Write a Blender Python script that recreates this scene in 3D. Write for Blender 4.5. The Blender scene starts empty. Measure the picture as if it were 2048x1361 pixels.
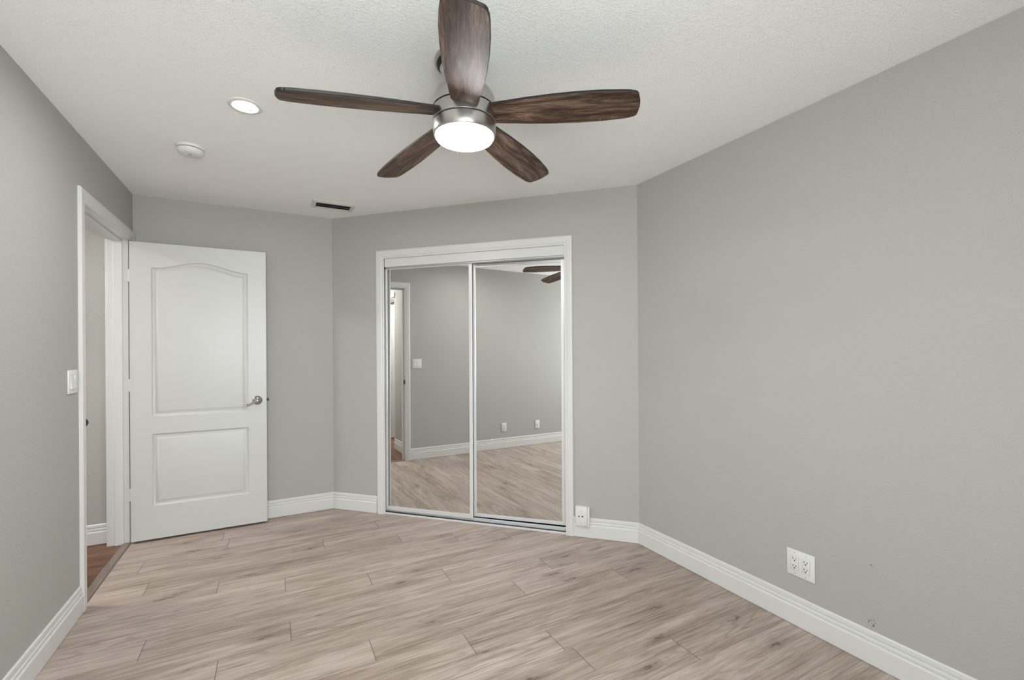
import bpy, bmesh, math, random
from mathutils import Vector, Matrix
from mathutils.geometry import tessellate_polygon

scene = bpy.context.scene
COL = scene.collection

# ------------------------------------------------------------------ camera
FPX, CY = 904.61, 703.297                 # focal length and principal row for a 2048x1361 frame
YAW, ROLL = 0.48644, -0.00656
CAM = Vector((0.87009, -4.0754, 1.31101))
F = Vector((math.sin(YAW), math.cos(YAW), 0))
R0 = Vector((math.cos(YAW), -math.sin(YAW), 0))
U0 = Vector((0, 0, 1))
Rr = R0 * math.cos(ROLL) + U0 * math.sin(ROLL)
Ur = U0 * math.cos(ROLL) - R0 * math.sin(ROLL)
cam_data = bpy.data.cameras.new('camera')
cam_data.sensor_fit = 'HORIZONTAL'
cam_data.sensor_width = 36.0
cam_data.lens = FPX / 2048 * 36.0
cam_data.shift_y = (CY - 680.5) / 2048
cam_data.clip_start = 0.02
cam = bpy.data.objects.new('camera', cam_data)
cam.matrix_world = Matrix(((Rr.x, Ur.x, -F.x, CAM.x), (Rr.y, Ur.y, -F.y, CAM.y), (Rr.z, Ur.z, -F.z, CAM.z), (0, 0, 0, 1)))
COL.objects.link(cam)
scene.camera = cam

# ------------------------------------------------------------------ world, daylight, exposure
world = bpy.data.worlds.new('daylight')
scene.world = world
world.use_nodes = True
wnt = world.node_tree
wb = wnt.nodes['Background']
SKY, GROUND_GLOW = 27.0, 26.0 # overcast sky above, glow added below the horizon to lift the ceiling
wtc = wnt.nodes.new('ShaderNodeTexCoord'); wsep = wnt.nodes.new('ShaderNodeSeparateXYZ')
wnt.links.new(wtc.outputs['Generated'], wsep.inputs[0])
wmr = wnt.nodes.new('ShaderNodeMapRange'); wmr.inputs['From Min'].default_value = -0.02; wmr.inputs['From Max'].default_value = 0.02
wnt.links.new(wsep.outputs['Z'], wmr.inputs['Value'])
wmx = wnt.nodes.new('ShaderNodeMix'); wmx.data_type = 'RGBA'
wmx.inputs[6].default_value = (GROUND_GLOW * 0.95, GROUND_GLOW * 0.98, GROUND_GLOW, 1)
wmx.inputs[7].default_value = (SKY * 0.92, SKY * 0.97, SKY, 1)
wnt.links.new(wmr.outputs[0], wmx.inputs[0]); wnt.links.new(wmx.outputs[2], wb.inputs[0])
wb.inputs[1].default_value = 1.0
FAN_EMIT, CAN_EMIT, HALL_EMIT = 118.0, 470.0, 150.0
vs = scene.view_settings
vs.view_transform = 'Standard'
vs.look = 'None'
vs.exposure = 0.0
vs.gamma = 1.0
vs.use_curve_mapping = False
scene.cycles.max_bounces = 14
scene.cycles.diffuse_bounces = 8
scene.cycles.glossy_bounces = 6
scene.cycles.use_denoising = True

# ------------------------------------------------------------------ room dimensions (metres)
H = 2.44
W = 3.06747            # right wall x
BX = 1.31729           # where the back wall meets the diagonal closet wall
CYD = 1.75509          # right wall starts at y = -CYD
YB = -4.84             # wall behind the camera
UC = Vector((W - BX, -CYD, 0)); LC = UC.length; UC.normalize()
NC = Vector((UC.y, -UC.x, 0))                     # into the room
ROT_C = math.atan2(UC.y, UC.x)
C0 = Vector((BX, 0, 0))
def onC(s, o=0.0, z=0.0):                          # point on the closet wall, o metres into the room
    return C0 + UC * s + NC * o + Vector((0, 0, z))
PI = math.pi

# ------------------------------------------------------------------ materials
def new_mat(name):
    m = bpy.data.materials.new(name); m.use_nodes = True
    nt = m.node_tree
    return m, nt, nt.nodes['Principled BSDF']
def N(nt, t, **kw):
    n = nt.nodes.new(t)
    for k, v in kw.items():
        if k.startswith('i_'):
            key = k[2:]
            n.inputs[int(key) if key.isdigit() else key].default_value = v
        else:
            setattr(n, k, v)
    return n
def plain(name, col, rough=0.5, metal=0.0, spec=0.5, bump=None):
    m, nt, b = new_mat(name)
    b.inputs['Base Color'].default_value = (*col, 1)
    b.inputs['Roughness'].default_value = rough
    b.inputs['Metallic'].default_value = metal
    b.inputs['Specular IOR Level'].default_value = spec
    tc = N(nt, 'ShaderNodeTexCoord')
    if bump:
        sc, dist, strength = bump
        n = N(nt, 'ShaderNodeTexNoise'); n.inputs['Scale'].default_value = sc; n.inputs['Detail'].default_value = 3
        nt.links.new(tc.outputs['Object'], n.inputs['Vector'])
        bp = N(nt, 'ShaderNodeBump'); bp.inputs['Distance'].default_value = dist; bp.inputs['Strength'].default_value = strength
        nt.links.new(n.outputs['Fac'], bp.inputs['Height']); nt.links.new(bp.outputs['Normal'], b.inputs['Normal'])
    return m
def textured_paint(name, col, scale, dist, rough=0.6, lo=0.45, hi=0.7, spots=None):
    """Rolled paint on orange-peel / knock-down plaster."""
    m, nt, b = new_mat(name)
    L = nt.links.new
    b.inputs['Roughness'].default_value = rough
    b.inputs['Specular IOR Level'].default_value = 0.25
    tc = N(nt, 'ShaderNodeTexCoord')
    n = N(nt, 'ShaderNodeTexNoise'); n.inputs['Scale'].default_value = scale; n.inputs['Detail'].default_value = 2.5; n.inputs['Distortion'].default_value = 0.6
    L(tc.outputs['Object'], n.inputs['Vector'])
    mr = N(nt, 'ShaderNodeMapRange', interpolation_type='SMOOTHSTEP'); mr.inputs['From Min'].default_value = lo; mr.inputs['From Max'].default_value = hi
    L(n.outputs['Fac'], mr.inputs['Value'])
    n2 = N(nt, 'ShaderNodeTexNoise'); n2.inputs['Scale'].default_value = scale * 3.1; n2.inputs['Detail'].default_value = 2
    L(tc.outputs['Object'], n2.inputs['Vector'])
    add = N(nt, 'ShaderNodeMath', operation='MULTIPLY_ADD'); add.inputs[1].default_value = 0.35
    L(n2.outputs['Fac'], add.inputs[0]); L(mr.outputs['Result'], add.inputs[2])
    bp = N(nt, 'ShaderNodeBump'); bp.inputs['Distance'].default_value = dist; bp.inputs['Strength'].default_value = 1
    L(add.outputs[0], bp.inputs['Height']); L(bp.outputs['Normal'], b.inputs['Normal'])
    # faint uneven roller coverage
    n3 = N(nt, 'ShaderNodeTexNoise'); n3.inputs['Scale'].default_value = 1.7; n3.inputs['Detail'].default_value = 4
    L(tc.outputs['Object'], n3.inputs['Vector'])
    cr = N(nt, 'ShaderNodeMix', data_type='RGBA')
    cr.inputs[6].default_value = (*[c * 0.975 for c in col], 1); cr.inputs[7].default_value = (*[min(1, c * 1.02) for c in col], 1)
    L(n3.outputs['Fac'], cr.inputs[0])
    out = cr.outputs[2]
    for (cx, cy, cz, rad, scl, thr) in (spots or []):       # scuffs: small chipped specks around a point
        vd = N(nt, 'ShaderNodeVectorMath', operation='DISTANCE'); vd.inputs[1].default_value = (cx, cy, cz)
        L(tc.outputs['Object'], vd.inputs[0])
        fall = N(nt, 'ShaderNodeMapRange'); fall.inputs['From Min'].default_value = rad * 0.3; fall.inputs['From Max'].default_value = rad
        fall.inputs['To Min'].default_value = 0; fall.inputs['To Max'].default_value = 0.5
        L(vd.outputs['Value'], fall.inputs['Value'])
        ns = N(nt, 'ShaderNodeTexNoise'); ns.inputs['Scale'].default_value = scl; ns.inputs['Detail'].default_value = 1
        L(tc.outputs['Object'], ns.inputs['Vector'])
        sub = N(nt, 'ShaderNodeMath', operation='SUBTRACT'); L(ns.outputs['Fac'], sub.inputs[0]); L(fall.outputs['Result'], sub.inputs[1])
        st = N(nt, 'ShaderNodeMapRange'); st.inputs['From Min'].default_value = thr; st.inputs['From Max'].default_value = thr + 0.03
        L(sub.outputs[0], st.inputs['Value'])
        mx = N(nt, 'ShaderNodeMix', data_type='RGBA'); mx.inputs[7].default_value = (0.09, 0.09, 0.085, 1)
        L(st.outputs['Result'], mx.inputs[0]); L(out, mx.inputs[6]); out = mx.outputs[2]
    L(out, b.inputs['Base Color'])
    return m

WALLC = (0.410, 0.402, 0.376)
M_WALL = textured_paint('grey wall paint', WALLC, 130, 0.0005)
M_WALLD = textured_paint('grey wall paint scuffed', WALLC, 130, 0.0005, spots=[(W, -3.11, 0.172, 0.036, 160, 0.56), (W, -3.108, 0.41, 0.022, 220, 0.58)])
M_CEIL = textured_paint('white ceiling paint', (0.925, 0.922, 0.915), 110, 0.0007, rough=0.8, lo=0.5, hi=0.62)
M_TRIM = plain('white trim enamel', (0.65, 0.645, 0.63), 0.32, spec=0.5, bump=(300, 0.0002, 0.3))
M_DOOR = plain('white door enamel', (0.57, 0.565, 0.55), 0.38, spec=0.5, bump=(260, 0.0002, 0.35))
M_PLASTIC = plain('white plastic', (0.70, 0.695, 0.68), 0.35)
M_BLACK = plain('flat black', (0.008, 0.008, 0.008), 0.7)
M_DARKIN = plain('closet shade black', (0.015, 0.015, 0.015), 0.8)
M_SLOT = plain('dark slot', (0.02, 0.02, 0.02), 0.6)
M_GREYSLAT = plain('dark grey vent paint', (0.20, 0.205, 0.19), 0.5)
M_VENTW = plain('vent frame paint', (0.66, 0.66, 0.64), 0.45)
M_CHROME = plain('satin chrome', (0.50, 0.48, 0.475), 0.16, 1.0)
M_NICKEL = plain('brushed nickel', (0.50, 0.48, 0.465), 0.33, 1.0, bump=(500, 0.0001, 0.2))
M_ALU = plain('white satin aluminium', (0.80, 0.80, 0.80), 0.35, 0.35)
M_ALUG = plain('aluminium grey for track and shaded rail', (0.55, 0.55, 0.55), 0.35, 0.7)
M_BRONZE = plain('dark strike metal', (0.012, 0.012, 0.012), 0.4, 0.3)
M_STRIKE = plain('strike plate metal', (0.28, 0.27, 0.26), 0.35, 1.0)
M_SCREW = plain('screw grey', (0.45, 0.45, 0.44), 0.4, 0.5)

def mirror_mat():
    m, nt, b = new_mat('mirror glass')
    b.inputs['Base Color'].default_value = (0.90, 0.905, 0.895, 1)
    b.inputs['Metallic'].default_value = 1.0
    b.inputs['Roughness'].default_value = 0.0
    return m
M_MIRROR = mirror_mat()
def emit_mat(name, col, strength):
    m = bpy.data.materials.new(name); m.use_nodes = True
    nt = m.node_tree; nt.nodes.clear()
    o = nt.nodes.new('ShaderNodeOutputMaterial'); e = nt.nodes.new('ShaderNodeEmission')
    e.inputs[0].default_value = (*col, 1); e.inputs[1].default_value = strength
    nt.links.new(e.outputs[0], o.inputs[0])
    return m
M_FANLENS = emit_mat('lit fan lamp diffuser', (1.0, 0.985, 1.0), FAN_EMIT)
M_CANLENS = emit_mat('lit recessed lamp diffuser', (1.0, 0.99, 0.98), CAN_EMIT)
M_HALLFILL = emit_mat('added hall light diffuser', (1.0, 0.985, 0.965), HALL_EMIT)
def glass_mat():
    m = bpy.data.materials.new('window glass'); m.use_nodes = True
    nt = m.node_tree; nt.nodes.clear()
    o = nt.nodes.new('ShaderNodeOutputMaterial'); t = nt.nodes.new('ShaderNodeBsdfTransparent'); g = nt.nodes.new('ShaderNodeBsdfGlossy')
    t.inputs[0].default_value = (0.95, 0.97, 0.96, 1); g.inputs['Roughness'].default_value = 0.0
    mx = nt.nodes.new('ShaderNodeMixShader'); mx.inputs[0].default_value = 0.06
    nt.links.new(t.outputs[0], mx.inputs[1]); nt.links.new(g.outputs[0], mx.inputs[2]); nt.links.new(mx.outputs[0], o.inputs[0])
    return m
M_GLASS = glass_mat()

def wood_floor(name, stops, seam_col, rough=0.42, dark_streak=(0.16, 0.115, 0.09), knots=True):
    """Planks: UV 'grain' = metres along / across with a random shift per plank, UV 'edge' = metres from the joint lines."""
    m, nt, b = new_mat(name)
    L = nt.links.new
    uv = N(nt, 'ShaderNodeUVMap', uv_map='grain'); ue = N(nt, 'ShaderNodeUVMap', uv_map='edge')
    at = N(nt, 'ShaderNodeAttribute', attribute_name='tone')
    def mapped(sx, sy):
        mp = N(nt, 'ShaderNodeMapping'); mp.inputs['Scale'].default_value = (sx, sy, 1); L(uv.outputs[0], mp.inputs['Vector']); return mp.outputs[0]
    def noise(vec, detail, dist, rough_=0.55):
        n = N(nt, 'ShaderNodeTexNoise'); n.inputs['Scale'].default_value = 1; n.inputs['Detail'].default_value = detail
        n.inputs['Distortion'].default_value = dist; n.inputs['Roughness'].default_value = rough_; L(vec, n.inputs['Vector']); return n.outputs['Fac']
    broad = noise(mapped(1.6, 14), 3, 0.7)
    fine = noise(mapped(6, 120), 5, 0.3, 0.65)
    pore = noise(mapped(18, 420), 2, 0.0)
    mid = noise(mapped(2.6, 38), 4, 1.3)
    def mad(a, k, c):
        n = N(nt, 'ShaderNodeMath', operation='MULTIPLY_ADD'); L(a, n.inputs[0]); n.inputs[1].default_value = k
        if isinstance(c, (int, float)): n.inputs[2].default_value = c
        else: L(c, n.inputs[2])
        return n.outputs[0]
    v = mad(broad, 0.9, -0.45)
    v = mad(mid, 0.70, v); v = mad(fine, 0.62, v); v = mad(pore, 0.22, v)
    tn = N(nt, 'ShaderNodeMath', operation='MULTIPLY_ADD'); L(at.outputs['Fac'], tn.inputs[0]); tn.inputs[1].default_value = 0.16; L(v, tn.inputs[2])
    fin = N(nt, 'ShaderNodeMath', operation='ADD'); L(tn.outputs[0], fin.inputs[0]); fin.inputs[1].default_value = -0.275
    cr = N(nt, 'ShaderNodeValToRGB')
    els = cr.color_ramp.elements
    while len(els) < len(stops): els.new(0.5)
    for e, (pos, c) in zip(els, stops): e.position = pos; e.color = (*c, 1)
    L(fin.outputs[0], cr.inputs[0])
    out = cr.outputs[0]
    # dark mineral streaks, broad and hairline
    for (sx, sy, dist, lo, hi, amt) in ((1.3, 26, 1.8, 0.58, 0.74, 0.50), (2.2, 80, 1.0, 0.56, 0.68, 0.55), (0.9, 45, 2.2, 0.62, 0.67, 0.75)):
        st = noise(mapped(sx, sy), 3, dist)
        sm = N(nt, 'ShaderNodeMapRange'); sm.inputs['From Min'].default_value = lo; sm.inputs['From Max'].default_value = hi; sm.inputs['To Max'].default_value = amt
        L(st, sm.inputs['Value'])
        mx = N(nt, 'ShaderNodeMix', data_type='RGBA'); L(sm.outputs[0], mx.inputs[0]); L(out, mx.inputs[6]); mx.inputs[7].default_value = (*dark_streak, 1); out = mx.outputs[2]
    if knots:
        # cathedral figure: warped growth rings, in some planks only
        wn = N(nt, 'ShaderNodeTexNoise'); wn.inputs['Scale'].default_value = 1; wn.inputs['Detail'].default_value = 2; L(mapped(1.1, 7), wn.inputs['Vector'])
        rg = N(nt, 'ShaderNodeMath', operation='MULTIPLY'); L(wn.outputs['Fac'], rg.inputs[0]); rg.inputs[1].default_value = 70
        sn = N(nt, 'ShaderNodeMath', operation='SINE'); L(rg.outputs[0], sn.inputs[0])
        rm = N(nt, 'ShaderNodeMapRange'); rm.inputs['From Min'].default_value = 0.45; rm.inputs['From Max'].default_value = 1.0; rm.inputs['To Max'].default_value = 0.34; L(sn.outputs[0], rm.inputs['Value'])
        pm = N(nt, 'ShaderNodeMapRange'); pm.inputs['From Min'].default_value = 0.46; pm.inputs['From Max'].default_value = 0.62; L(noise(mapped(0.7, 4.5), 1, 0), pm.inputs['Value'])
        rp = N(nt, 'ShaderNodeMath', operation='MULTIPLY'); L(rm.outputs[0], rp.inputs[0]); L(pm.outputs[0], rp.inputs[1])
        mr_ = N(nt, 'ShaderNodeMix', data_type='RGBA'); L(rp.outputs[0], mr_.inputs[0]); L(out, mr_.inputs[6]); mr_.inputs[7].default_value = (*dark_streak, 1); out = mr_.outputs[2]
        # knots: a dark eye in a soft brown halo drawn out along the grain
        def knot(sx, sy, lo, hi, amt, thr, warp):
            w_ = N(nt, 'ShaderNodeTexNoise'); w_.inputs['Scale'].default_value = 1; w_.inputs['Detail'].default_value = 3; L(mapped(22, 60), w_.inputs['Vector'])
            wv = N(nt, 'ShaderNodeVectorMath', operation='MULTIPLY_ADD'); wv.inputs[1].default_value = (warp, warp, 0); L(w_.outputs['Color'], wv.inputs[0]); L(mapped(sx, sy), wv.inputs[2])
            vo = N(nt, 'ShaderNodeTexVoronoi', feature='F1', voronoi_dimensions='2D'); vo.inputs['Scale'].default_value = 1; vo.inputs['Randomness'].default_value = 1
            L(wv.outputs[0], vo.inputs['Vector'])
            sep = N(nt, 'ShaderNodeSeparateColor'); L(vo.outputs['Color'], sep.inputs[0])
            pick = N(nt, 'ShaderNodeMath', operation='GREATER_THAN'); pick.inputs[1].default_value = thr; L(sep.outputs[0], pick.inputs[0])
            kr = N(nt, 'ShaderNodeMapRange', interpolation_type='SMOOTHSTEP'); kr.inputs['From Min'].default_value = lo; kr.inputs['From Max'].default_value = hi; kr.inputs['To Min'].default_value = amt; kr.inputs['To Max'].default_value = 0
            L(vo.outputs['Distance'], kr.inputs['Value'])
            km = N(nt, 'ShaderNodeMath', operation='MULTIPLY'); L(kr.outputs[0], km.inputs[0]); L(pick.outputs[0], km.inputs[1])
            return km.outputs[0]
        for kf, col in ((knot(1.7, 6.0, 0.03, 0.27, 0.42, 0.56, 0.34), dark_streak), (knot(1.7, 6.0, 0.015, 0.075, 0.75, 0.56, 0.34), [c * 0.55 for c in dark_streak])):
            mk = N(nt, 'ShaderNodeMix', data_type='RGBA'); L(kf, mk.inputs[0]); L(out, mk.inputs[6]); mk.inputs[7].default_value = (*col, 1); out = mk.outputs[2]
    # joints: x = distance to end joint, y = distance to long edge
    se = N(nt, 'ShaderNodeSeparateXYZ'); L(ue.outputs[0], se.inputs[0])
    a = N(nt, 'ShaderNodeMapRange'); a.inputs['From Min'].default_value = 0.0009; a.inputs['From Max'].default_value = 0.0022; a.inputs['To Min'].default_value = 0.75; a.inputs['To Max'].default_value = 0
    L(se.outputs[0], a.inputs['Value'])
    c2 = N(nt, 'ShaderNodeMapRange'); c2.inputs['From Min'].default_value = 0.0004; c2.inputs['From Max'].default_value = 0.0014; c2.inputs['To Min'].default_value = 0.5; c2.inputs['To Max'].default_value = 0
    L(se.outputs[1], c2.inputs['Value'])
    mxx = N(nt, 'ShaderNodeMath', operation='MAXIMUM'); L(a.outputs[0], mxx.inputs[0]); L(c2.outputs[0], mxx.inputs[1])
    ms = N(nt, 'ShaderNodeMix', data_type='RGBA'); L(mxx.outputs[0], ms.inputs[0]); L(out, ms.inputs[6]); ms.inputs[7].default_value = (*seam_col, 1)
    L(ms.outputs[2], b.inputs['Base Color'])
    b.inputs['Roughness'].default_value = rough
    b.inputs['Specular IOR Level'].default_value = 0.35
    bp = N(nt, 'ShaderNodeBump'); bp.inputs['Distance'].default_value = 0.0006; bp.inputs['Strength'].default_value = 0.5
    L(fine, bp.inputs['Height']); L(bp.outputs['Normal'], b.inputs['Normal'])
    return m
M_FLOOR = wood_floor('greige oak planks',
    [(0.0, (0.150, 0.108, 0.086)), (0.30, (0.255, 0.197, 0.163)), (0.5, (0.345, 0.275, 0.235)), (0.72, (0.430, 0.352, 0.308)), (1.0, (0.53, 0.45, 0.40))],
    (0.035, 0.025, 0.02))
M_HALLFLOOR = wood_floor('dark walnut planks',
    [(0.0, (0.022, 0.009, 0.005)), (0.35, (0.075, 0.032, 0.016)), (0.6, (0.16, 0.075, 0.037)), (1.0, (0.28, 0.145, 0.075))],
    (0.006, 0.004, 0.003), rough=0.4, dark_streak=(0.015, 0.007, 0.005))
M_THRESH = wood_floor('grey brown threshold oak',
    [(0.0, (0.10, 0.075, 0.062)), (0.5, (0.20, 0.155, 0.132)), (1.0, (0.31, 0.25, 0.22))], (0.035, 0.025, 0.02), knots=False)

def blade_wood():
    m, nt, b = new_mat('weathered brown blade veneer')
    L = nt.links.new
    uv = N(nt, 'ShaderNodeUVMap', uv_map='grain')
    def mapped(sx, sy):
        mp = N(nt, 'ShaderNodeMapping'); mp.inputs['Scale'].default_value = (sx, sy, 1); L(uv.outputs[0], mp.inputs['Vector']); return mp.outputs[0]
    def noise(vec, d, dist, r=0.6):
        n = N(nt, 'ShaderNodeTexNoise'); n.inputs['Scale'].default_value = 1; n.inputs['Detail'].default_value = d; n.inputs['Distortion'].default_value = dist; n.inputs['Roughness'].default_value = r
        L(vec, n.inputs['Vector']); return n.outputs['Fac']
    a = noise(mapped(3.2, 24), 4, 1.6); f = noise(mapped(14, 260), 4, 0.2); p = noise(mapped(60, 700), 2, 0)
    x = N(nt, 'ShaderNodeMath', operation='MULTIPLY_ADD'); L(f, x.inputs[0]); x.inputs[1].default_value = 0.85; x.inputs[2].default_value = -0.52
    y = N(nt, 'ShaderNodeMath', operation='MULTIPLY_ADD'); L(a, y.inputs[0]); y.inputs[1].default_value = 1.15; L(x.outputs[0], y.inputs[2])
    z = N(nt, 'ShaderNodeMath', operation='MULTIPLY_ADD'); L(p, z.inputs[0]); z.inputs[1].default_value = 0.35; L(y.outputs[0], z.inputs[2])
    cr = N(nt, 'ShaderNodeValToRGB'); els = cr.color_ramp.elements
    stops = [(0.26, (0.010, 0.005, 0.0035)), (0.46, (0.034, 0.0175, 0.011)), (0.66, (0.088, 0.052, 0.035)), (0.92, (0.22, 0.15, 0.108))]
    while len(els) < 4: els.new(0.5)
    for e, (pos, c) in zip(els, stops): e.position = pos; e.color = (*c, 1)
    L(z.outputs[0], cr.inputs[0])
    # pale saw marks across the grain
    w = noise(mapped(90, 3), 2, 0.3); s = noise(mapped(5, 18), 2, 0.5)
    wm = N(nt, 'ShaderNodeMath', operation='MULTIPLY'); L(w, wm.inputs[0]); L(s, wm.inputs[1])
    wr = N(nt, 'ShaderNodeMapRange'); wr.inputs['From Min'].default_value = 0.40; wr.inputs['From Max'].default_value = 0.5; wr.inputs['To Max'].default_value = 0.45
    L(wm.outputs[0], wr.inputs['Value'])
    mx = N(nt, 'ShaderNodeMix', data_type='RGBA'); L(wr.outputs[0], mx.inputs[0]); L(cr.outputs[0], mx.inputs[6]); mx.inputs[7].default_value = (0.36, 0.26, 0.19, 1)
    L(mx.outputs[2], b.inputs['Base Color'])
    b.inputs['Roughness'].default_value = 0.46
    b.inputs['Specular IOR Level'].default_value = 0.22
    bp = N(nt, 'ShaderNodeBump'); bp.inputs['Distance'].default_value = 0.0006; bp.inputs['Strength'].default_value = 0.8
    L(f, bp.inputs['Height']); L(bp.outputs['Normal'], b.inputs['Normal'])
    return m
M_BLADE = blade_wood()
M_BLADE_EDGE = plain('black brown blade edge', (0.012, 0.008, 0.007), 0.5)

# ------------------------------------------------------------------ mesh helpers
def link(name, bm, mats, parent=None, smooth=False, matrix=None):
    if matrix is not None: bm.transform(matrix)
    bmesh.ops.recalc_face_normals(bm, faces=bm.faces)
    me = bpy.data.meshes.new(name)
    bm.to_mesh(me); bm.free()
    for m in (mats if isinstance(mats, (list, tuple)) else [mats]): me.materials.append(m)
    if smooth:
        for p in me.polygons: p.use_smooth = True
        me.set_sharp_from_angle(angle=math.radians(32))
    o = bpy.data.objects.new(name, me); COL.objects.link(o)
    if parent is not None: o.parent = parent
    return o
def tag(o, label=None, cat=None, group=None, kind=None):
    if label: o['label'] = label
    if cat: o['category'] = cat
    if group: o['group'] = group
    if kind: o['kind'] = kind
    return o
def struct(o, label=None, cat=None):
    o['kind'] = 'structure'
    if label: o['label'] = label
    if cat: o['category'] = cat
    return o
def empty(name, loc, rz=0.0, label=None, cat=None, group=None, rx=0.0):
    o = bpy.data.objects.new(name, None); COL.objects.link(o)
    o.empty_display_size = 0.1
    o.location = loc; o.rotation_euler = (rx, 0, rz)
    return tag(o, label, cat, group)
def BM(): return bmesh.new()
def box(bm, x0, x1, y0, y1, z0, z1, bev=0.0, seg=1, mi=0):
    b = bmesh.new()
    bmesh.ops.create_cube(b, size=1)
    for v in b.verts:
        v.co = ((x0 + x1) / 2 + v.co.x * (x1 - x0), (y0 + y1) / 2 + v.co.y * (y1 - y0), (z0 + z1) / 2 + v.co.z * (z1 - z0))
    if bev > 0:
        bmesh.ops.bevel(b, geom=list(b.edges), offset=bev, segments=seg, affect='EDGES', profile=0.5)
    for f in b.faces: f.material_index = mi
    me = bpy.data.meshes.new('tmp'); b.to_mesh(me); b.free(); bm.from_mesh(me); bpy.data.meshes.remove(me)
    return bm
def poly(bm, pts, mi=0):
    f = bm.faces.new([bm.verts.new(p) for p in pts]); f.material_index = mi; return f
def strip(bm, rings, closed=True, cap0=False, cap1=False, mi=0):
    """Loft through rings of equal point count."""
    vr = [[bm.verts.new(p) for p in r] for r in rings]
    n = len(rings[0])
    for a, b in zip(vr[:-1], vr[1:]):
        for i in range(n if closed else n - 1):
            j = (i + 1) % n
            f = bm.faces.new((a[i], a[j], b[j], b[i])); f.material_index = mi
    if cap0: bm.faces.new(vr[0]).material_index = mi
    if cap1: bm.faces.new(vr[-1]).material_index = mi
    return vr
def lathe(bm, prof, seg=64, cap0=True, cap1=True, axis='z', c=(0, 0, 0)):
    rings = []
    for r, h in prof:
        ring = []
        for k in range(seg):
            a = 2 * PI * k / seg
            if axis == 'z': p = (c[0] + r * math.cos(a), c[1] + r * math.sin(a), c[2] + h)
            else: p = (c[0] + r * math.cos(a), c[1] + h, c[2] + r * math.sin(a))
            ring.append(p)
        rings.append(ring)
    strip(bm, rings, True, cap0, cap1)
    return bm
def tube(bm, pts, rad, seg=12):
    pts = [Vector(p) for p in pts]
    rings = []
    up = Vector((0, 1, 0))
    for i, p in enumerate(pts):
        d = (pts[min(i + 1, len(pts) - 1)] - pts[max(i - 1, 0)]).normalized()
        s = d.cross(up).normalized(); t = s.cross(d).normalized()
        r = rad[i] if isinstance(rad, (list, tuple)) else rad
        rings.append([p + (s * math.cos(2 * PI * k / seg) + t * math.sin(2 * PI * k / seg)) * r for k in range(seg)])
    strip(bm, rings, True, True, True)
    return bm

# ------------------------------------------------------------------ shell: walls, ceiling
def wall_mesh(origin, u, back, length, height, thick, holes=()):
    """Front face on the line origin + u*s; the body lies behind it (direction back). holes = (s0, s1, z0, z1)."""
    bm = BM()
    ss = sorted({0.0, length, *[h[0] for h in holes], *[h[1] for h in holes]})
    zz = sorted({0.0, height, *[h[2] for h in holes], *[h[3] for h in holes]})
    def P(s, z, d): return origin + u * s + back * d + Vector((0, 0, z))
    for a, b2 in zip(ss[:-1], ss[1:]):
        for c, d in zip(zz[:-1], zz[1:]):
            if any(h[0] - 1e-6 <= a and b2 <= h[1] + 1e-6 and h[2] - 1e-6 <= c and d <= h[3] + 1e-6 for h in holes): continue
            for t in (0, thick): poly(bm, [P(a, c, t), P(b2, c, t), P(b2, d, t), P(a, d, t)])
    for h in holes:
        s0, s1, z0, z1 = h
        for (p, q) in (((s0, z0), (s0, z1)), ((s0, z1), (s1, z1)), ((s1, z1), (s1, z0))) + ((((s1, z0), (s0, z0)),) if z0 > 0 else ()):
            poly(bm, [P(*p, 0), P(*q, 0), P(*q, thick), P(*p, thick)])
    for (p, q) in (((0, 0), (0, height)), ((0, height), (length, height)), ((length, height), (length, 0))):
        poly(bm, [P(*p, 0), P(*q, 0), P(*q, thick), P(*p, thick)])
    bmesh.ops.remove_doubles(bm, verts=bm.verts, dist=1e-5)
    return bm
V = Vector
YH, YN = -0.070, -0.962            # faces of the door jambs (hinge side, latch side)
HEAD = 2.094                        # underside of the door head
WT = 0.125                          # thickness of the left wall
JB = 0.02
struct(link('wall_left', wall_mesh(V((0, 0, 0)), V((0, -1, 0)), V((-1, 0, 0)), -YB, H, WT, [(-YH - JB, -YN + JB, 0, HEAD + JB)]), M_WALL))
struct(link('wall_back', wall_mesh(V((-WT, 0, 0)), V((1, 0, 0)), V((0, 1, 0)), BX + WT, H, 0.1), M_WALL))
S0, S1, CHEAD = 0.500, 1.976, 2.068   # closet opening along the diagonal wall
struct(link('wall_closet', wall_mesh(C0, UC, -NC, LC, H, 0.11, [(S0 - 0.062, S1 + 0.018, 0, CHEAD + 0.018)]), M_WALL))
WX0, WX1, WZ0, WZ1 = 0.20, 1.40, 0.85, 2.08      # window in the wall behind the camera
struct(link('wall_right', wall_mesh(V((W, -CYD, 0)), V((0, -1, 0)), V((1, 0, 0)), -YB - CYD, H, 0.1), M_WALLD))
struct(link('wall_front', wall_mesh(V((0, YB, 0)), V((1, 0, 0)), V((0, -1, 0)), W, H, 0.14, [(WX0, WX1, WZ0, WZ1)]), M_WALL))
bm = BM(); box(bm, -2.7, W + 0.1, YB - 0.14, 0.75, H, H + 0.1)
struct(link('ceiling', bm, M_CEIL))

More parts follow.
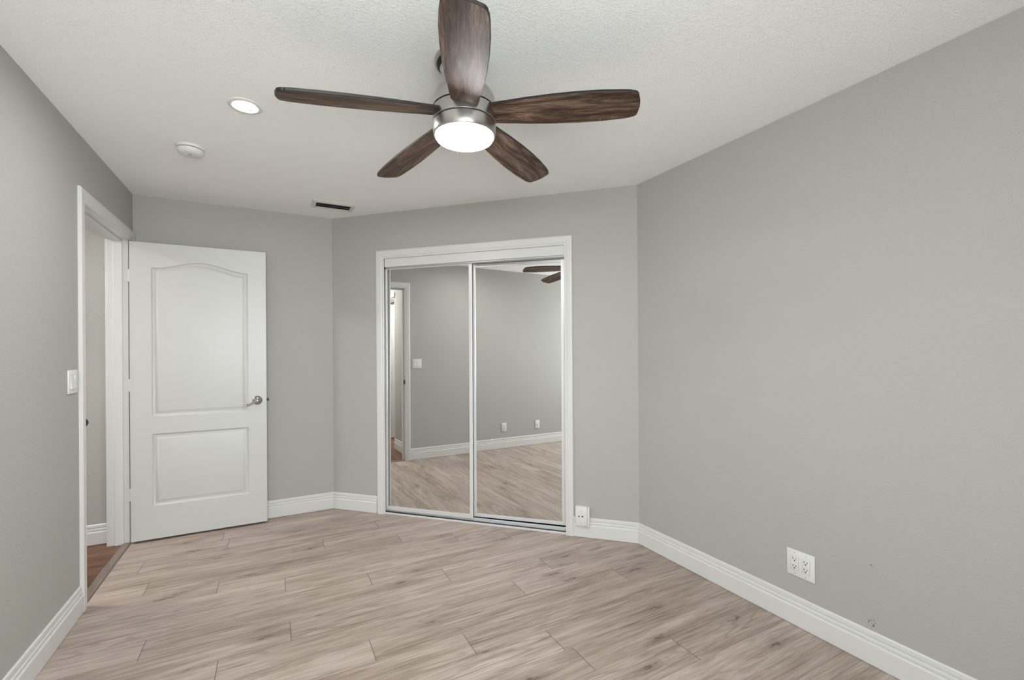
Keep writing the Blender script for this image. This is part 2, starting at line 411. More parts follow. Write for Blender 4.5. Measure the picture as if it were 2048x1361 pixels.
# window behind the camera
def window(name, origin, u, back, w):
    P = lambda a, d, z: origin + u * a + back * d + V((0, 0, z))
    M = Matrix(((u.x, back.x, 0, origin.x), (u.y, back.y, 0, origin.y), (0, 0, 1, 0), (0, 0, 0, 1)))
    bm = BM()
    for x0, x1, z0, z1 in ((0, w, WZ0, WZ0 + 0.05), (0, w, WZ1 - 0.05, WZ1), (0, 0.05, WZ0, WZ1), (w - 0.05, w, WZ0, WZ1), (0.05, w - 0.05, (WZ0 + WZ1) / 2 - 0.02, (WZ0 + WZ1) / 2 + 0.02)):
        box(bm, x0, x1, 0.05, 0.09, z0, z1, 0.004)
    win = struct(link(name, bm, M_TRIM, matrix=M))
    bm = BM(); box(bm, 0.04, w - 0.04, 0.067, 0.073, WZ0 + 0.04, WZ1 - 0.04)
    link('glass_pane', bm, M_GLASS, win, matrix=M)
    bm = BM(); box(bm, -0.04, w + 0.04, -0.03, 0.05, WZ0 - 0.025, WZ0, 0.004)
    link('window_sill', bm, M_TRIM, win, matrix=M)
    pl = bpy.data.lights.new('window_daylight', 'AREA'); pl.shape = 'RECTANGLE'; pl.size = w; pl.size_y = WZ1 - WZ0
    pl.cycles.is_portal = True
    po = bpy.data.objects.new('window_daylight', pl); COL.objects.link(po)
    po.location = P(w / 2, 0.16, (WZ0 + WZ1) / 2)
    po.rotation_euler = (PI / 2, 0, math.atan2(-back.x, back.y) + PI) if False else (-back).to_track_quat('-Z', 'Y').to_euler()
window('window_1', V((WX0, YB, 0)), V((1, 0, 0)), V((0, -1, 0)), WX1 - WX0)

# ------------------------------------------------------------------ floors
def plank_floor(name, mat, x0, x1, y0, y1, row_w, row_y, joint_of, length, along='x', z=0.0, seed=1):
    """Planks running along x; row k spans row_y - k*row_w downwards; joint_of(k) gives one joint position in that row."""
    rnd = random.Random(seed)
    bm = BM()
    g = bm.loops.layers.uv.new('grain'); e = bm.loops.layers.uv.new('edge')
    tone = bm.faces.layers.float.new('tone')
    k0 = math.floor((row_y - y1) / row_w) - 1; k1 = math.ceil((row_y - y0) / row_w) + 1
    for k in range(k0, k1):
        ya, yb = row_y - (k + 1) * row_w, row_y - k * row_w
        lo, hi = max(ya, y0), min(yb, y1)
        if hi - lo < 1e-4: continue
        j = joint_of(k)
        n0 = math.floor((x0 - j) / length); n1 = math.ceil((x1 - j) / length)
        for n in range(n0, n1):
            xa, xb = j + n * length, j + (n + 1) * length
            l, r = max(xa, x0), min(xb, x1)
            if r - l < 1e-4: continue
            ou, ov = rnd.uniform(0, 90), rnd.uniform(0, 90); t = rnd.random()
            # split near the joints so that the edge distance stays linear
            xs = sorted({l, r, *[q for q in (xa + 0.01, xb - 0.01) if l < q < r]})
            ys = sorted({lo, hi, *[q for q in (ya + 0.01, yb - 0.01) if lo < q < hi]})
            for p, q in zip(xs[:-1], xs[1:]):
                for s_, t_ in zip(ys[:-1], ys[1:]):
                    pts = [(p, s_), (q, s_), (q, t_), (p, t_)]
                    f = bm.faces.new([bm.verts.new((a, b2, z) if along == 'x' else (b2, a, z)) for a, b2 in pts])
                    f[tone] = t
                    for lp, (a, b2) in zip(f.loops, pts):
                        lp[g].uv = (a + ou, b2 + ov)
                        lp[e].uv = (min(a - xa, xb - a), min(b2 - ya, yb - b2))
    bmesh.ops.remove_doubles(bm, verts=bm.verts, dist=1e-6)
    o = link(name, bm, mat)
    return o
JOINTS = {-1: 0.591, 0: 0.149, 1: 1.17, 2: 0.239, 3: 0.59, 4: 0.925, 5: 1.358, 6: 0.351, 7: 0.937, 8: 0.656, 9: 1.251, 10: 1.643, 11: 1.994, 12: 0.62, 13: 1.05}
fl = plank_floor('floor', M_FLOOR, 0.0, W + 0.02, YB, 0.0, 0.162, -0.486, lambda k: JOINTS.get(k, (k * 0.431) % 1.412), 1.412, seed=7)
struct(fl)
# sub-slab so that the floor has depth, closet floor included
bm = BM(); box(bm, -2.7, W + 0.1, YB - 0.14, 0.75, -0.12, -0.012)
struct(link('floor_slab', bm, M_BLACK))
hf = plank_floor('floor_hall', M_HALLFLOOR, -2.7, -0.045, -2.6, 0.06, 0.127, 0.0, lambda k: (k * 0.53) % 0.9, 0.9, seed=3)
struct(hf)
# threshold strip
bm = BM()
g = bm.loops.layers.uv.new('grain'); e = bm.loops.layers.uv.new('edge'); bm.faces.layers.float.new('tone')
pr = [(-0.052, -0.004), (-0.050, 0.005), (-0.046, 0.0075), (-0.012, 0.0075), (-0.006, 0.005), (-0.002, -0.004)]
vr = strip(bm, [[(x, YN, z) for x, z in pr], [(x, YH, z) for x, z in pr]], closed=False, cap0=True, cap1=True)
for f in bm.faces:
    for lp in f.loops: lp[g].uv = (lp.vert.co.y, lp.vert.co.x); lp[e].uv = (1, 1)
struct(link('trim_3', bm, M_THRESH), 'grey brown wooden threshold strip across the open doorway', 'threshold')

# ------------------------------------------------------------------ baseboards
BB = [(0.0, 0.1385), (0.0045, 0.1385), (0.0075, 0.1355), (0.0082, 0.131), (0.0086, 0.1165), (0.0046, 0.1130), (0.0046, 0.1105), (0.0100, 0.1085), (0.0112, 0.106),
      (0.0114, 0.0975), (0.0080, 0.0940), (0.0080, 0.0915), (0.0130, 0.0895), (0.0148, 0.0865), (0.0152, 0.083), (0.0152, 0.004), (0.0140, 0.0015), (0.0, 0.0015)]
def baseboard(name, a, b2, n, m0, m1, parent=None):
    a, b2, n = V(a), V(b2), V(n).normalized()
    u = (b2 - a).normalized()
    bm = BM()
    r0 = [a + n * o + u * (o * m0) + V((0, 0, z)) for o, z in BB]
    r1 = [b2 + n * o - u * (o * m1) + V((0, 0, z)) for o, z in BB]
    strip(bm, [r0, r1], True, True, True)
    return struct(link(name, bm, M_TRIM, parent))
CW = 0.070                                # casing width
M135 = math.tan(PI / 8)
baseboard('baseboard_left', (0, YN - CW * 0.86 - 0.004, 0), (0, YB, 0), (1, 0, 0), 0, 1)
baseboard('baseboard_back', (0.012, 0, 0), (BX, 0, 0), (0, -1, 0), 0, M135)
baseboard('baseboard_closet_left', C0, onC(S0 - CW - 0.004), NC, M135, 0)
baseboard('baseboard_closet_right', onC(S1 + 0.056), onC(LC), NC, 0, M135)
baseboard('baseboard_right', (W, -CYD, 0), (W, YB, 0), (-1, 0, 0), M135, 1)
baseboard('baseboard_front', (W, YB, 0), (0, YB, 0), (0, 1, 0), 1, 1)

# ------------------------------------------------------------------ casings
CP = [(0.0, 0.0), (0.0, 0.009), (0.003, 0.0115), (0.010, 0.0115), (0.013, 0.0095), (0.017, 0.0095), (0.021, 0.0125), (0.030, 0.0140), (0.055, 0.0160), (0.064, 0.0155), (0.070, 0.0115), (0.070, 0.0)]
def casing(bm, P, s0, s1, h, cw0=1.0, cw1=1.0, cwt=1.0):
    """P(s, z, o) maps to 3-D; sweeps the profile up, over and down with mitres."""
    rings = [[P(s0 - w * cw0, 0, o) for w, o in CP], [P(s0 - w * cw0, h + w * cwt, o) for w, o in CP],
             [P(s1 + w * cw1, h + w * cwt, o) for w, o in CP], [P(s1 + w * cw1, 0, o) for w, o in CP]]
    strip(bm, rings, True, True, True)
# room door: trim_1 (casing), with jambs, stops and strike plate
bm = BM()
PA = lambda s, z, o: V((o, -s, z))
casing(bm, PA, -YH - 0.008, -YN + 0.003, HEAD + 0.003, 0.85, 0.86)
t1 = struct(link('trim_1', bm, M_TRIM), 'white moulded casing around the open room doorway', 'door frame')
bm = BM()
PH = lambda s, z, o: V((-WT - o, -s, z))
casing(bm, PH, -YH - 0.006, -YN + 0.003, HEAD + 0.003, 0.85)
link('hall_casing', bm, M_TRIM, t1)
bm = BM()
box(bm, -WT, -0.0115, YH, YH + JB, 0.0, HEAD + JB, 0.0015); box(bm, -WT, 0, YN - JB, YN, 0.0, HEAD + JB); box(bm, -WT, 0, YN, YH, HEAD, HEAD + JB)
link('jamb', bm, M_TRIM, t1)
bm = BM()
box(bm, -0.090, -0.042, YH - 0.012, YH, 0.0, HEAD, 0.002); box(bm, -0.090, -0.042, YN, YN + 0.012, 0.0, HEAD, 0.002); box(bm, -0.090, -0.042, YN + 0.012, YH - 0.012, HEAD - 0.012, HEAD, 0.002)
link('door_stop', bm, M_TRIM, t1)
bm = BM(); box(bm, -0.036, -0.006, YN, YN + 0.0015, 0.925, 0.985, 0.0004)
sp = link('strike_plate', bm, M_STRIKE, t1)
bm = BM()
lip = [(-0.008 + 0.030 * t, YN + 0.0015 + 0.012 * math.sin(PI * t) ** 0.8) for t in [i / 10 for i in range(11)]]
rings = []
for zf in [i / 12 for i in range(13)]:
    z = 0.927 + 0.054 * zf; k = math.sqrt(max(0.0, 1 - (2 * zf - 1) ** 2))
    rings.append([V((-0.008, YN + 0.001, z))] + [V((-0.008 + 0.024 * k * t, YN + 0.001 + 0.013 * k * math.sin(PI * 0.5 * t), z)) for t in (0.34, 0.67, 1.0)] + [V((-0.008 + 0.022 * k, YN + 0.001, z))])
strip(bm, rings, True, True, True)
link('strike_lip', bm, M_BRONZE, sp)['label'] = 'dark curved strike lip'
# closet: trim_2
bm = BM()
PC = lambda s, z, o: onC(s, o, z)
casing(bm, PC, S0, S1, CHEAD, 0.99, 0.80, 0.93)
t2 = struct(link('trim_2', bm, M_TRIM), 'white moulded casing around the mirrored closet opening', 'door frame')
ROTC = Matrix.Translation(C0) @ Matrix.Rotation(ROT_C, 4, 'Z')      # local x along the wall, -y into the room
bm = BM()
box(bm, S1, S1 + 0.018, 0.0, 0.11, 0, CHEAD + 0.018); box(bm, S0 - 0.06, S1, 0.0, 0.11, CHEAD, CHEAD + 0.018)
link('jamb', bm, M_TRIM, t2, matrix=ROTC)
bm = BM(); box(bm, S0, S1, 0.004, 0.018, 2.000, CHEAD, 0.002)
link('valance', bm, M_TRIM, t2, matrix=ROTC)
bm = BM()
box(bm, S0, S1, 0.018, 0.11, 1.992, 2.012)
link('top_track', bm, M_ALUG, t2, matrix=ROTC)
bm = BM()
box(bm, S0 - 0.03, S1, 0.0005, 0.0035, 0.0, 0.0150, 0.001)
trk = link('bottom_track', bm, M_ALU, t2, matrix=ROTC); trk['label'] = 'satin aluminium floor track'
bm = BM(); box(bm, S0 - 0.03, S1, 0.0035, 0.110, 0.0, 0.003)
link('track_channel', bm, M_SLOT, trk, matrix=ROTC)  # channel floor coloured near black for the shade under the doors
bm = BM(); box(bm, S0 - 0.03, S1, 0.0560, 0.0620, 0.003, 0.0250, 0.001); box(bm, S0 - 0.03, S1, 0.0960, 0.0990, 0.003, 0.0150, 0.001)
link('track_rail', bm, M_ALU, trk, matrix=ROTC)
# closet interior, its shade put into a near-black colour
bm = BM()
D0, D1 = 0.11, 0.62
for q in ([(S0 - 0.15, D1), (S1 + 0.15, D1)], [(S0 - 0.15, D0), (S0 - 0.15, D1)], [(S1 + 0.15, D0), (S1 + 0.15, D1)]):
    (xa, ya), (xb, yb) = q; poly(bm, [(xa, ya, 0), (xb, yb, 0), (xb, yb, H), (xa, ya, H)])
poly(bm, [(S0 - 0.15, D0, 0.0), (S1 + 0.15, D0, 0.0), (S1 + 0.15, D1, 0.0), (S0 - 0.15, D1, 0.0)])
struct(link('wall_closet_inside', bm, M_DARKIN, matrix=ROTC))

# ------------------------------------------------------------------ sliding mirror doors
def mirror_door(s0, s1, depth, z0, z1, wl, wr, wt, wbm, label, top_mat=None):
    c = (s0 + s1) / 2; hw = (s1 - s0) / 2
    base = C0 + UC * c - NC * depth + V((0, 0, z0))
    root = empty('sliding_mirror_door', base, ROT_C + 0.016, label, 'mirror door', rx=-0.003)
    h = z1 - z0
    bm = BM(); box(bm, -hw + wl * 0.6, hw - wr * 0.6, -0.001, 0.002, wbm * 0.6, h - wt * 0.6)
    link('mirror_pane', bm, M_MIRROR, root)
    for nm, (xa, xb, za, zb) in (('stile', (-hw, -hw + wl, 0, h)), ('stile', (hw - wr, hw, 0, h)), ('top_rail', (-hw + wl, hw - wr, h - wt, h)), ('bottom_rail', (-hw + wl, hw - wr, 0, wbm))):
        bm = BM(); box(bm, xa, xb, -0.006 if nm == 'stile' else -0.004, 0.003, za, zb, 0.0012, 2)
        link(nm, bm, top_mat if top_mat and nm == 'top_rail' else M_ALU, root)
    return root
mirror_door(0.4805, 1.2435, 0.044, 0.020, 1.993, 0.018, 0.025, 0.008, 0.034, 'left sliding mirror panel in the closet, on the front track')
mirror_door(1.2385, 1.968, 0.086, 0.030, 1.990, 0.021, 0.036, 0.026, 0.025, 'right sliding mirror panel in the closet, behind the other, reflecting fan blades', M_ALUG)  # grey top rail stands for the shadow of the top track

# ------------------------------------------------------------------ swing door
DW, DH, DT = 0.824, 2.071, 0.035
door = struct(empty('door_1', (0.0020, -0.106, 0.0155)), 'open white two-panel door with arched upper panel', 'door')
def panel_outline(u0, u1, z0, z1, arch, n=28):
    pts = [(u0, z0), (u1, z0)]
    for i in range(n + 1):
        t = i / n
        pts.append((u1 + (u0 - u1) * t, z1 + arch * (0.5 - 0.5 * math.cos(2 * PI * t))))
    return pts
def inset(pts, d, u0, u1, z0, z1, arch):
    return panel_outline(u0 + d, u1 - d, z0 + d, z1 - d * 0.95, arch)
bm = BM()
panels = [(0.119, 0.704, 0.856, 1.898, 0.055), (0.119, 0.704, 0.231, 0.734, 0.0)]
outer = [(0, 0), (DW, 0), (DW, DH), (0, DH)]
holes = [panel_outline(*p) for p in panels]
allp = [outer] + holes
tess = tessellate_polygon([[V((x, z, 0)) for x, z in q] for q in allp])
flat = [pt for q in allp for pt in q]
vv = [bm.verts.new((x, 0, z)) for x, z in flat]
for tri in tess: bm.faces.new([vv[i] for i in tri])
for p in panels:
    prof = [(0.0, 0.0), (0.003, 0.0045), (0.007, 0.0085), (0.012, 0.0105), (0.016, 0.0108), (0.020, 0.0100), (0.032, 0.0040), (0.037, 0.0020), (0.040, 0.0016)]
    rings = [[(x, dp, z) for x, z in inset(None, d, *p)] for d, dp in prof]
    strip(bm, rings, True, False, True)
bmesh.ops.remove_doubles(bm, verts=bm.verts, dist=1e-5)
# edges and back of the slab
for a, b2 in ((0, 1), (1, 2), (2, 3), (3, 0)):
    (xa, za), (xb, zb) = outer[a], outer[b2]
    poly(bm, [(xa, 0, za), (xb, 0, zb), (xb, DT, zb), (xa, DT, za)])
poly(bm, [(x, DT, z) for x, z in outer])
bmesh.ops.remove_doubles(bm, verts=bm.verts, dist=1e-5)
link('door_panel', bm, M_DOOR, door, smooth=True)
# lever handle
hx, hz = 0.7625, 0.935
bm = BM()
lathe(bm, [(0.0335, 0.0), (0.0335, -0.003), (0.031, -0.0055), (0.027, -0.007), (0.0245, -0.0095), (0.019, -0.012), (0.0135, -0.0145), (0.0115, -0.020), (0.0115, -0.040), (0.013, -0.044), (0.0135, -0.050), (0.010, -0.056), (0.004, -0.058)], 40, axis='y', c=(hx, 0, hz))
hd = link('door_handle', bm, M_CHROME, door, smooth=True); hd['label'] = 'satin chrome lever handle with curled tip'
path = []; rads = []
for i in range(13):
    t = i / 12
    path.append((hx - 0.006 - 0.068 * t, -0.048, hz - 0.002 - 0.034 * (math.sin(t * PI * 0.5) ** 1.1) + 0.004 * math.sin(t * PI))); rads.append(0.0098 - 0.0040 * t)
cx, cz = path[-1][0] - 0.001, path[-1][2] + 0.0105
for i in range(1, 15):
    a = -PI / 2 - i * (PI * 1.5 / 14); r = 0.0105 - 0.0042 * i / 14
    path.append((cx + r * math.cos(a), -0.048, cz + r * math.sin(a))); rads.append(0.0058 - 0.0004 * i / 14)
bm = BM(); tube(bm, path, rads, 12)
link('lever', bm, M_CHROME, hd, smooth=True)
bm = BM()
lathe(bm, [(0.0335, DT), (0.0335, DT + 0.003), (0.027, DT + 0.007), (0.0135, DT + 0.0145), (0.0115, DT + 0.042), (0.010, DT + 0.05)], 32, axis='y', c=(hx, 0, hz))
link('door_handle', bm, M_CHROME, door, smooth=True)
bm = BM(); box(bm, DW, DW + 0.015, 0.008, 0.026, hz - 0.009, hz + 0.011, 0.002)
link('latch_bolt', bm, M_BRONZE, door)['label'] = 'dark latch bolt'
for zc in (1.838, 1.078, 0.320):
    bm = BM()
    box(bm, -0.038, 0.001, YH + 0.106 - 0.0024, YH + 0.106, zc - 0.043, zc + 0.043, 0.0008)
    for k in range(5):
        lathe(bm, [(0.0055, zc - 0.042 + k * 0.017), (0.0055, zc - 0.0262 + k * 0.017)], 14, c=(-0.0065, 0.0215, 0))
    box(bm, -0.0015, 0.0, 0.004, 0.030, zc - 0.043, zc + 0.043)
    link('hinge', bm, M_TRIM, door)

# ------------------------------------------------------------------ wall plates
def screw(bm, x, z, y, r=0.0032): lathe(bm, [(r, y), (r, y - 0.0012), (r * 0.6, y - 0.0018)], 14, axis='y', c=(x, 0, z))
def switch_plate(loc, rz, label, w=0.115, h=0.115, n=2):
    root = empty('light_switch', loc, rz, label, 'light switch')
    bm = BM(); box(bm, -w / 2, w / 2, -0.0065, 0, 0, h, 0.0028, 2); link('wall_plate', bm, M_PLASTIC, root, smooth=True)
    xs = [(i - (n - 1) / 2) * 0.046 for i in range(n)]
    for i, x in enumerate(xs):
        bm = BM(); box(bm, x - 0.0178, x + 0.0178, -0.0072, -0.005, h / 2 - 0.035, h / 2 + 0.035, 0.0005)
        link('switch_frame', bm, M_SCREW, root)
        bm = BM()
        top, bot = (-0.0085, -0.0125) if i % 2 == 0 else (-0.0125, -0.0085)
        poly(bm, [(x - 0.0160, top, h / 2 + 0.033), (x + 0.0160, top, h / 2 + 0.033), (x + 0.0160, -0.0092, h / 2), (x - 0.0160, -0.0092, h / 2)])
        poly(bm, [(x - 0.0160, -0.0092, h / 2), (x + 0.0160, -0.0092, h / 2), (x + 0.0160, bot, h / 2 - 0.033), (x - 0.0160, bot, h / 2 - 0.033)])
        r = bmesh.ops.extrude_face_region(bm, geom=list(bm.faces))
        for v in [q for q in r['geom'] if isinstance(q, bmesh.types.BMVert)]: v.co.y = -0.006
        link('rocker', bm, M_PLASTIC, root)
        for z in (0.009, h - 0.009):
            bm = BM(); screw(bm, x, z, -0.0062); link('screw', bm, M_PLASTIC, root)
    return root
switch_plate((0, -1.113, 1.119), PI / 2, 'double rocker light switch on the grey left wall beside the doorway casing')

def receptacle(root, x, zc, gfci=False):
    bm = BM(); box(bm, x - 0.0168, x + 0.0168, -0.0085, -0.005, zc - 0.0335, zc + 0.0335, 0.0018, 2)
    b4 = BM(); box(b4, x - 0.0178, x + 0.0178, -0.0067, -0.005, zc - 0.0345, zc + 0.0345)
    link('opening_edge', b4, M_SCREW, root)
    r = link('receptacle', bm, M_PLASTIC, root, smooth=True)
    bm = BM()
    for dz in (0.0195, -0.0150):
        box(bm, x - 0.0078, x - 0.0050, -0.0090, -0.008, zc + dz - 0.002, zc + dz + 0.0068)
        box(bm, x + 0.0050, x + 0.0076, -0.0090, -0.008, zc + dz - 0.002, zc + dz + 0.0055)
        lathe(bm, [(0.0032, -0.008), (0.0032, -0.0090)], 14, axis='y', c=(x, 0, zc + dz - 0.0085))
    link('slots', bm, M_SLOT, r)['label'] = 'dark socket slots'
def outlet(loc, rz, label, n, w, h, group=None):
    root = empty('wall_outlet', loc, rz, label, 'outlet', group)
    bm = BM(); box(bm, -w / 2, w / 2, -0.0065, 0, 0, h, 0.003, 2); link('wall_plate', bm, M_PLASTIC, root, smooth=True)
    for i in range(n):
        x = (i - (n - 1) / 2) * 0.046 * (w / 0.115 if n > 1 else 1)
        receptacle(root, x, h / 2)
        for z in (0.013, h - 0.013):
            bm = BM(); screw(bm, x, z, -0.0062, 0.0026); link('screw', bm, M_SCREW, root)
    return root
outlet((W, -2.823, 0.233), -PI / 2, 'wide double electrical outlet low on the grey right wall', 2, 0.128, 0.124)
outlet((0, -2.307, 0.228), PI / 2, 'single electrical outlet low on the left wall, seen reflected in the mirror', 1, 0.074, 0.120)
# coax plate, seen in the mirror
root = empty('cable_wall_plate', (0, -2.850, 0.224), PI / 2, 'white cable plate with one centre hole, low on left wall, seen in the mirror', 'cable plate')
bm = BM(); box(bm, -0.037, 0.037, -0.0065, 0, 0, 0.120, 0.003, 2); link('wall_plate', bm, M_PLASTIC, root, smooth=True)
bm = BM(); lathe(bm, [(0.0055, -0.006), (0.0055, -0.010), (0.004, -0.012)], 18, axis='y', c=(0, 0, 0.06)); link('cable_jack', bm, M_STRIKE, root)
for z in (0.012, 0.108):
    bm = BM(); screw(bm, 0, z, -0.0062); link('screw', bm, M_SCREW, root)
# box with two black holes beside the closet casing, mounted over the baseboard
root = empty('cable_outlet_box', onC(2.094, 0.0, 0.072), ROT_C, 'white cable box with two black holes over the baseboard beside the closet', 'cable box')
bm = BM(); box(bm, -0.046, 0.036, -0.034, -0.0, 0.014, 0.149, 0.004, 2); link('cover', bm, M_PLASTIC, root, smooth=True)
bm = BM(); box(bm, 0.0365, 0.052, -0.030, -0.0, 0.004, 0.147, 0.004, 2); link('side_housing', bm, M_PLASTIC, root, smooth=True)
for x, r in ((-0.020, 0.0046), (0.0045, 0.0054)):
    bm = BM(); lathe(bm, [(r, -0.0335), (r, -0.0346)], 22, axis='y', c=(x, 0, 0.081)); link('socket_hole', bm, M_SLOT, root)['label'] = 'black round hole'
for z in (0.116, 0.030):
    bm = BM(); screw(bm, -0.006, z, -0.0338, 0.003); link('screw', bm, M_SCREW, root)

# ------------------------------------------------------------------ ceiling fixtures
def recessed_light(x, y, label, mat, r=0.069, group=None):
    root = empty('recessed_ceiling_light', (x, y, H), 0, label, 'ceiling light', group)
    bm = BM()
    lathe(bm, [(r, 0.0), (r, -0.003), (r - 0.004, -0.0055), (r * 0.76, -0.0065), (r * 0.685, -0.004), (r * 0.68, 0.0)], 56, False, False)
    link('trim_ring', bm, M_PLASTIC, root, smooth=True)
    bm = BM(); lathe(bm, [(r * 0.685, -0.0012), (r * 0.64, -0.0030), (r * 0.2, -0.0040)], 48)
    link('diffuser', bm, mat, root)
    return root
recessed_light(0.765, -1.687, 'lit round recessed light in the white ceiling left of the fan', M_CANLENS)

root = empty('smoke_detector', (0.4775, -1.068, H), 0, 'round white smoke detector on the ceiling near the left wall', 'smoke detector')
bm = BM(); lathe(bm, [(0.066, 0), (0.066, -0.010), (0.064, -0.013), (0.058, -0.0135)], 56); link('base', bm, M_PLASTIC, root, smooth=True)
bm = BM(); lathe(bm, [(0.0575, -0.0125), (0.0575, -0.0175)], 56); link('vent_gap', bm, M_SLOT, root)['label'] = 'dark vent slit'
bm = BM(); lathe(bm, [(0.0625, -0.0168), (0.0630, -0.021), (0.060, -0.030), (0.052, -0.039), (0.044, -0.042), (0.018, -0.0435)], 56); link('cover', bm, M_PLASTIC, root, smooth=True)
bm = BM(); lathe(bm, [(0.0075, -0.043), (0.0075, -0.0462), (0.006, -0.047)], 24, c=(0.0, -0.012, 0)); link('test_button', bm, M_SCREW, root, smooth=True)

vx0, vx1, vy0, vy1 = 1.135, 1.437, -0.465, -0.264
root = empty('air_vent', ((vx0 + vx1) / 2, (vy0 + vy1) / 2, H), 0, 'white ceiling air vent with dark louvres near the back corner', 'air vent')
hx_, hy_ = (vx1 - vx0) / 2, (vy1 - vy0) / 2
ix, iy = 0.123, 0.066
bm = BM()
oy = -0.006          # the dark opening sits slightly off centre
def ringr(a, b2, z): return [(-a, -b2, z), (a, -b2, z), (a, b2, z), (-a, b2, z)]
strip(bm, [ringr(hx_, hy_, 0.0), ringr(hx_, hy_, -0.002), ringr(ix + 0.012, iy + 0.012, -0.011), ringr(ix, iy, -0.011), ringr(ix, iy, -0.001)], True)
link('frame', bm, M_VENTW, root)
bm = BM(); box(bm, -ix, ix, -iy, iy, -0.0012, -0.0004); link('duct_dark_panel', bm, M_BLACK, root)  # black panel painted for the unlit duct behind the slats
for k in range(3):
    y = -iy + 0.026 + k * 0.040
    bm = BM()
    poly(bm, [(-ix, y - 0.015, -0.0115), (ix, y - 0.015, -0.0115), (ix, y + 0.015, -0.0035), (-ix, y + 0.015, -0.0035)])
    r = bmesh.ops.extrude_face_region(bm, geom=list(bm.faces))
    for v in [q for q in r['geom'] if isinstance(q, bmesh.types.BMVert)]: v.co.z += 0.0015
    link('slat', bm, M_GREYSLAT, root)

# ------------------------------------------------------------------ ceiling fan
FX, FY = 1.5325, -2.441
fan = empty('ceiling_fan', (FX, FY, H), 0, 'five-blade brown wood ceiling fan with nickel hub and lit round lamp', 'ceiling fan')
bm = BM(); lathe(bm, [(0.102, 0.0), (0.104, -0.006), (0.104, -0.016), (0.098, -0.021)], 64, c=(-0.0088, 0.0047, 0)); link('canopy', bm, M_NICKEL, fan, smooth=True)
bm = BM(); lathe(bm, [(0.094, -0.0205), (0.092, -0.030), (0.080, -0.040)], 56, c=(-0.0088, 0.0047, 0)); link('canopy_gap', bm, M_BLACK, fan, smooth=True)
bm = BM(); lathe(bm, [(0.084, -0.038), (0.080, -0.050), (0.066, -0.070), (0.058, -0.095), (0.064, -0.112)], 56, c=(-0.0088, 0.0047, 0)); link('neck', bm, M_NICKEL, fan, smooth=True)
bm = BM(); lathe(bm, [(0.064, -0.110), (0.092, -0.117), (0.109, -0.131), (0.1180, -0.149), (0.1210, -0.168), (0.1215, -0.191)], 72); link('motor_cover', bm, M_NICKEL, fan, smooth=True)
bm = BM(); lathe(bm, [(0.1165, -0.190), (0.1165, -0.1965)], 64); link('shadow_ring', bm, M_BLACK, fan)
bm = BM(); lathe(bm, [(0.1205, -0.196), (0.1215, -0.198), (0.1215, -0.2425), (0.1205, -0.2440)], 72); link('blade_ring', bm, M_NICKEL, fan, smooth=True)
bm = BM(); lathe(bm, [(0.1170, -0.2435), (0.1170, -0.2485)], 64); link('shadow_ring', bm, M_BLACK, fan)
bm = BM(); lathe(bm, [(0.1205, -0.248), (0.1218, -0.250), (0.1218, -0.262), (0.1214, -0.276), (0.1200, -0.289), (0.1175, -0.2950), (0.1160, -0.2962), (0.110, -0.2964)], 72); link('lamp_housing', bm, M_NICKEL, fan, smooth=True)
bm = BM(); lathe(bm, [(0.108, -0.2935), (0.1108, -0.2955), (0.1112, -0.2995), (0.108, -0.3055), (0.098, -0.3105), (0.080, -0.3145), (0.050, -0.3180), (0.008, -0.3195)], 72); link('lamp_diffuser', bm, M_FANLENS, fan, smooth=True)['label'] = 'lit round white diffuser'

